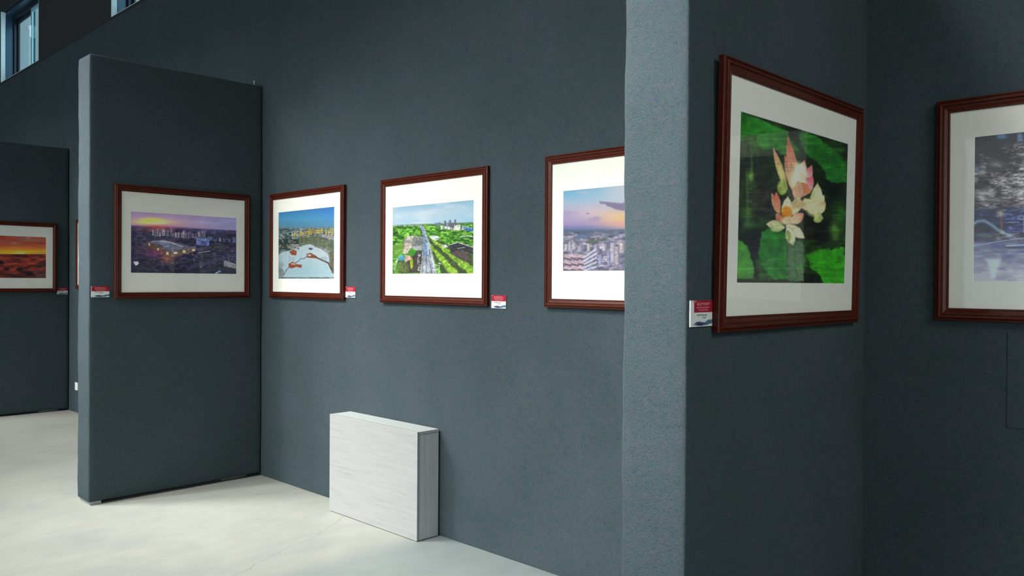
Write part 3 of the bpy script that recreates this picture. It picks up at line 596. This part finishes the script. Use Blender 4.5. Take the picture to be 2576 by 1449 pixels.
def art_snow(cv):
    n_ = cv.noise(30, 7, 81, 4); n2 = cv.noise(80, 70, 82, 3); n4 = cv.noise(12, 4, 84, 3)
    v_ = (n_-.5)*1.0+(n4-.5)*.6+(n2-.5)*1.2+.36
    v_ = v_+.22*np.exp(-((cv.X-520)/130)**2-((cv.Y-620)/100)**2)-.30*np.clip((500-cv.Y)/110, 0, 1)
    cv.img = cv.vgrad([(0, (14, 13, 18)), (.35, (40, 36, 42)), (.6, (102, 94, 100)), (.85, (160, 158, 162)), (1, (188, 190, 190))], v_)
    for x, y, rx, ry in ((500, 400, 30, 16), (590, 400, 16, 30), (365, 572, 16, 14), (660, 430, 40, 40)): cv.glow(x, y, rx, ry, (78, 118, 160), .8)
    cv.line([(540, 480), (556, 430), (572, 375)], 14, (20, 17, 20), 12, .8); cv.line([(700, 700), (720, 375)], 26, (24, 20, 22), 14)
    for x, y, rx, ry, al in ((470, 545, 44, 24, .45), (398, 588, 20, 18, .7), (400, 695, 60, 16, .75), (455, 730, 70, 14, .55), (590, 700, 50, 26, .4)): cv.glow(x, y, rx, ry, (164, 170, 164), al)
    lo = np.clip((cv.Y-755)/40, 0, 1)*np.clip((930-cv.Y)/40, 0, 1); n5 = cv.noise(30, 8, 87, 3)
    cv.put(lo*.92, cv.vgrad([(0, (14, 14, 26)), (.5, (30, 32, 66)), (.75, (44, 54, 120)), (1, (120, 140, 176))], n5*1.3-.12+.12*(cv.X > 500)))
    cv.line([(340, 862), (370, 842), (405, 840), (440, 858), (470, 882), (500, 902), (540, 916)], 14, (132, 166, 186), 14, .85)
    cv.ell(376, 886, 36, 22, (40, 42, 54), .8, .8); cv.glow(395, 915, 40, 12, (120, 140, 160), .6)
    cv.line([(494, 812), (497, 890)], 8, (134, 78, 54), 10, .8); cv.glow(490, 800, 18, 15, (172, 164, 128), .85); cv.glow(500, 898, 12, 10, (170, 180, 190), .7); cv.line([(612, 820), (612, 900)], 5, (150, 150, 186), 6, .7)
    b_ = np.clip((cv.Y-918)/40, 0, 1); n3 = cv.noise(60, 16, 85, 4)
    cv.put(b_, cv.vgrad([(0, (60, 68, 118)), (.5, (104, 108, 140)), (1, (158, 158, 170))], n3*1.1-.2+(cv.Y-940)/330))
    cv.line([(340, 972), (480, 948), (620, 928), (900, 900)], 3, (170, 190, 214), 4, .9); cv.line([(520, 970), (620, 965), (900, 962)], 4, (190, 204, 218), 4); cv.line([(520, 980), (900, 978)], 8, (48, 60, 84), 7)
    cv.poly([(415, 1040), (492, 1036), (462, 1140), (446, 1140)], (172, 190, 204), 18, .8); cv.glow(600, 1110, 50, 40, (184, 184, 192), .5); cv.glow(360, 1080, 40, 60, (150, 150, 172), .4)

def art_red(cv):
    n_ = cv.noise(120, 22, 91, 4); t = (cv.Y-815)/355
    cv.img = cv.vgrad([(0, (112, 40, 30)), (.4, (150, 62, 40)), (.65, (120, 74, 70)), (1, (176, 96, 56))], n_*1.5-.25)
    cv.glow(200, 930, 420, 26, (190, 110, 34), .8); cv.glow(150, 958, 420, 18, (222, 176, 30), 1.0); cv.glow(170, 962, 50, 8, (250, 236, 150), 1.0); cv.glow(-300, 958, 160, 18, (240, 200, 60), .8)
    cv.line([(-600, 944), (390, 962)], 5, (120, 70, 20), 3, .6)
    g = np.clip((cv.Y-974)/4, 0, 1); n2 = cv.noise(70, 16, 93, 4)
    cv.put(g, cv.vgrad([(0, (36, 14, 18)), (.4, (74, 26, 26)), (.7, (120, 44, 34)), (1, (176, 72, 46))], n2*1.5-.2))
    cv.put(np.clip((cv.Y-1080)/90, 0, 1)*.5, (44, 20, 22))
    for x, y, rx, ry in ((10, 1045, 24, 12), (55, 1102, 26, 10), (165, 1104, 28, 14), (250, 1140, 36, 18), (330, 1078, 24, 10), (-120, 1090, 40, 14), (-260, 1050, 40, 16)): cv.ell(x, y, rx, ry, (22, 14, 20), .8)
def art_plain(cv):
    cv.img = cv.vgrad([(0, (150, 190, 215)), (.5, (200, 205, 200)), (.55, (90, 110, 80)), (1, (120, 130, 90))], cv.v+.06*cv.noise(9, 9, 4))

# ------------------------------------------------------------------ framed pictures
FW, FH, RAIL, FD, MATD = 0.98, 0.775, 0.045, 0.025, 0.011
PROF = [(0, 0), (0, .017), (.0015, .0195), (.006, .0215), (.0085, .0180), (.0100, .0185), (.0115, .0235), (.014, .0250), (.0175, .0250), (.020, .0235), (.0212, .0185), (.0228, .0180), (.0245, .0195),
        (.028, .0195), (.034, .0170), (.038, .0155), (.040, .0170), (.043, .0170), (.045, .0155), (.045, .010), (.045, .004), (.03, .0)]
def frame_bm():
    """mitred moulding: local x right, z up, -y out of the wall"""
    bm = bmesh.new(); rings = []
    for s_, h_ in PROF:
        rings.append([bm.verts.new(p) for p in ((s_, -h_, s_), (FW-s_, -h_, s_), (FW-s_, -h_, FH-s_), (s_, -h_, FH-s_))])
    for A, B in zip(rings, rings[1:]+rings[:1]):
        for k in range(4): bm.faces.new((A[k], A[(k+1) % 4], B[(k+1) % 4], B[k]))
    return bm
def mat_bm(pw, ph):
    bm = bmesh.new(); i0 = .040; y0 = -MATD
    o_ = [(i0, i0), (FW-i0, i0), (FW-i0, FH-i0), (i0, FH-i0)]; cx, cz = FW/2, FH/2
    def ring(w, h, y): return [bm.verts.new((cx+sx*w/2, y, cz+sz*h/2)) for sx, sz in ((-1, -1), (1, -1), (1, 1), (-1, 1))]
    A = [bm.verts.new((x, y0+.002, z)) for x, z in o_]; B = [bm.verts.new((x, y0, z)) for x, z in o_]; Cc = ring(pw+.002, ph+.002, y0); Dd = ring(pw, ph, y0+.0016)
    for P, Q in ((A, B), (B, Cc), (Cc, Dd)):
        for k in range(4): bm.faces.new((P[k], P[(k+1) % 4], Q[(k+1) % 4], Q[k]))
    return bm
frame_mesh = None; GR = 'framed photographs hung in a row'
def picture(loc, along, w, h, crop, art, white, label, lean=0.0, nx=340, ny=220):
    """along: 'x' hangs on the back wall, 'y' on a partition's right-hand face; loc = lower left corner on the surface"""
    global frame_mesh
    rz = 0.0 if along == 'x' else math.pi/2
    r_ = empty('framed_picture', loc, (lean, 0, rz))
    ex = (1, 0, 0) if along == 'x' else (0, 1, 0); out = (0, -1, 0) if along == 'x' else (1, 0, 0)
    if frame_mesh is None:
        fo = obj('frame', frame_bm(), M['frame'], r_); frame_mesh = fo.data
        bvm = bmesh.new(); bvm.from_mesh(frame_mesh); bvm.free()
    else:
        fo = bpy.data.objects.new('frame', frame_mesh); C.objects.link(fo); fo.parent = r_
    mo = obj('mat', mat_bm(w, h), M['mat'], r_); mo['label'] = 'wide off-white mat board'
    px, pz = (FW-w)/2, (FH-h)/2
    cn = np.array(loc)+np.array(ex)*px+np.array(out)*(MATD-.001)+np.array((0, 0, 1))*(pz+h)
    if lean: cn = cn+np.array(out)*math.sin(lean)*(pz+h)
    ez = np.array((0, 0, 1.0))+np.array(out)*math.sin(lean)
    cv = Canvas(cn, ex, ez, w, h, crop, nx, ny); art(cv)
    po = bpy.data.objects.new('photo_print', cv.mesh('photo_print', white)); C.objects.link(po); po.parent = r_; po.location = (px, -(MATD-.0014), pz)
    obj('backing_board', BX(.036, FW-.036, -.007, -.002, .036, FH-.036), M['backing'], r_)
    obj('glass', BX(.041, FW-.041, -MATD-.0030, -MATD-.0012, .041, FH-.041), M['pic_glass'], r_)
    tag(r_, label, 'picture', GR)
    return r_
YS = YW-0.004; ZB = 1.757-FH/2
picture((-5.632, YS, ZB), 'x', .735, .49, Z4, art_lake, 1.6, 'brown framed photograph of a frozen lake and yellow towers under blue sky')
picture((-4.243, YS, ZB-.006), 'x', .740, .412, Z5, art_road, 1.35, 'brown framed photograph of a straight railway through green trees')
picture((-2.837, YS, ZB), 'x', .740, .402, Z6, art_sunset_city, 1.7, 'brown framed photograph of a pastel sunset over a city, half hidden by the partition')
picture((-9.89, YS, ZB+.02), 'x', .740, .42, Z5, art_plain, 1.95, 'sliver of a brown frame on the far wall just left of the middle partition', nx=40, ny=30)
picture((-0.967, YS, ZB+.003), 'x', .735, .497, Z8, art_snow, .52, 'brown framed photograph of snowy dark trees, cut by the right edge')
picture((XP[0]+.004, 2.045, 1.735-FH/2), 'y', .755, .457, Z2, art_red, .5, 'brown framed photograph of a red and yellow sunset, cut by the left edge')
picture((XP[1]+.004, 2.066, 1.753-FH/2), 'y', .762, .416, Z3, art_dusk, .5, 'brown framed photograph of a city at dusk with a lit shopping mall')
picture((XP[2]+.004, 2.038, 1.748-FH/2), 'y', .758, .492, Z7, art_lotus, .56, 'large brown framed photograph of pink lotus flowers among green leaves', lean=0.017, nx=400, ny=280)

# ------------------------------------------------------------------ caption cards
CW, CH, CT = 0.112, 0.072, 0.003
class Card(Canvas):
    def __init__(s, nx=150, ny=100):
        s.w, s.h, s.nx, s.ny = CW, CH, nx, ny; s.u, s.v = np.meshgrid(np.linspace(0, 1, nx), np.linspace(0, 1, ny)); s.X, s.Y = s.u*150, s.v*100; s.img = np.ones((ny, nx, 3))*.9
def card_mesh(kind):
    cv = Card()
    cv.put(np.ones_like(cv.u), (206, 214, 212)); x0 = 24 if kind == 1 else 0
    cv.poly([(x0, -5), (160, -5), (160, 46), (x0, 46)], (146, 22, 44), 1.5); cv.glow(x0+6, 4, 14, 5, (206, 120, 96), .8)
    r = random.Random(kind)
    def glyphs(y, xa, xb, h, col, al):        # rows of small unreadable characters
        x = xa
        while x < xb:
            w = h*.8
            for _ in range(4):
                if r.random() < .5: yy = y+r.uniform(0, h); cv.line([(x, yy), (x+w, yy)], 1.1, col, 1.2, al)
                else: xx = x+r.uniform(0, w); cv.line([(xx, y), (xx, y+h)], 1.1, col, 1.2, al)
            x += w*1.25
    o_ = 14 if kind == 1 else 0
    glyphs(9, 30+o_, 118+o_*.5, 10, (226, 190, 190), .9); glyphs(25, 26+o_, 122+o_*.5, 5, (206, 150, 150), .8); glyphs(35, 40+o_, 112+o_*.5, 4, (206, 150, 150), .7)
    glyphs(54, 30+o_, 96+o_, 5, (70, 74, 80), .9); glyphs(64, 68+o_, 92+o_, 5, (70, 74, 80), .9)
    cv.poly([(22, 92), (38, 84), (58, 79), (74, 82), (96, 86), (118, 78), (150, 76), (150, 88), (120, 94), (70, 96)], (58, 62, 100), 4, .95, 3)
    cv.poly([(92, 86), (118, 76), (150, 74), (150, 84), (112, 92)], (70, 120, 140), 4, .8, 3); cv.glow(60, 92, 26, 4, (34, 34, 70), .8)
    return cv.mesh('card_print', .95)
cm = {0: card_mesh(0), 1: card_mesh(1)}
def card(loc, along, label, kind=0):
    r_ = empty('caption_card', loc, (0, 0, 0.0 if along == 'x' else math.pi/2))
    obj('card_base', BX(0, CW, -CT+.0004, 0, 0, CH), M['white'], r_)
    po = bpy.data.objects.new('printed_face', cm[kind]); C.objects.link(po); po.parent = r_; po.location = (0, -CT, 0)
    po['label'] = 'face with red band above white, with small lettering and blue hills'
    tag(r_, label, 'label', 'red and white caption cards beside the pictures')
YC = YW-0.0032
card((-4.648, YC, 1.388), 'x', 'small red and white caption card right of the frozen lake picture')
card((-3.243, YC, 1.354), 'x', 'small red and white caption card right of the railway picture')
card((XP[1]+.0022, 1.926, 1.380), 'y', 'small red and white caption card left of the dusk city picture')
card((XP[0]+.0022, 3.028, 1.326), 'y', 'small red and white caption card right of the red sunset picture')
card((XP[2]+.0022, 1.922, 1.380), 'y', 'largest red and white caption card, left of the lotus picture', 1)

# ------------------------------------------------------------------ light
def area(name, loc, size, sy, power, col, target, spread=180):
    l = bpy.data.lights.new(name, 'AREA'); l.shape = 'RECTANGLE'; l.size = size; l.size_y = sy; l.energy = power; l.color = col; l.spread = math.radians(spread)
    o = bpy.data.objects.new(name, l); C.objects.link(o); o.location = loc
    d_ = Vector(target)-Vector(loc); o.rotation_euler = d_.to_track_quat('-Z', 'Y').to_euler(); return o
area('ceiling_strip_light', (-7.8, -2.0, 5.6), 10.6, 0.8, 170, (1.0, 0.985, 0.93), (-7.8, 2.4, 0.0), 60)
area('low_fill', (-7.8, -2.5, 3.4), 10.6, 0.8, 28, (1.0, 0.985, 0.93), (-7.8, 3.1, 0.6), 60)  # unseen fill light added to balance the back wall's brightness
area('near_end_fill', (-2.7, -0.3, 5.0), 1.0, 1.0, 44, (1.0, 0.985, 0.93), (-1.4, 2.0, 1.4), 46)  # added off-view light that lifts the nearest partition's end face
area('near_end_low_fill', (-3.2, -1.2, 3.2), 1.4, 0.8, 24, (1.0, 0.985, 0.93), (-1.8, 2.3, 1.2), 90)  # another added light, aimed low beside the nearest partition's end
area('far_ceiling_spot', (-6.4, -0.6, 5.5), 0.16, 0.16, 20, (1.0, 0.985, 0.95), (-4.0, 2.8, 0.0), 46)
area('middle_end_fill', (-7.3, 0.0, 4.6), 0.8, 0.8, 26, (1.0, 0.985, 0.95), (-5.9, 1.95, 1.6), 50)  # light added to brighten the middle partition's end face only
area('daylight_opening', (-9.0, -8.9, 2.15), 12.0, 3.6, 310, (0.88, 0.95, 1.0), (-9.0, 0, 1.6), 180)
area('side_fill', (4.9, -4.0, 2.2), 6.0, 3.0, 135, (0.95, 0.98, 1.0), (-4.0, 2.6, 1.4), 120)  # added fill for right-facing surfaces; no window stands in this wall
area('near_face_fill', (2.2, 1.2, 3.6), 1.5, 1.0, 16, (0.97, 1.0, 0.94), (-1.2, 2.5, 1.0), 90)  # small unseen fill added for the nearest partition's right-hand face
w = bpy.data.worlds.new('sky'); sc.world = w; w.use_nodes = True; nt = w.node_tree
bg = nt.nodes['Background']; t = nt.nodes.new('ShaderNodeTexCoord'); sp = nt.nodes.new('ShaderNodeSeparateXYZ'); L(nt, t.outputs['Generated'], sp.inputs[0])
r = ramp(nt, [(0.0, (0.36, 0.50, 0.55)), (0.45, (0.42, 0.58, 0.64)), (1.0, (2.2, 3.2, 3.6))])
mr = N(nt, 'ShaderNodeMapRange'); mr.inputs[1].default_value = -1; mr.inputs[2].default_value = 1; L(nt, sp.outputs[0], mr.inputs[0]); L(nt, mr.outputs[0], r.inputs[0]); L(nt, r.outputs[0], bg.inputs[0]); bg.inputs[1].default_value = 1.0

sc.view_settings.view_transform = 'Standard'; sc.view_settings.look = 'None'; sc.view_settings.gamma = 1.0; sc.view_settings.exposure = 0.0
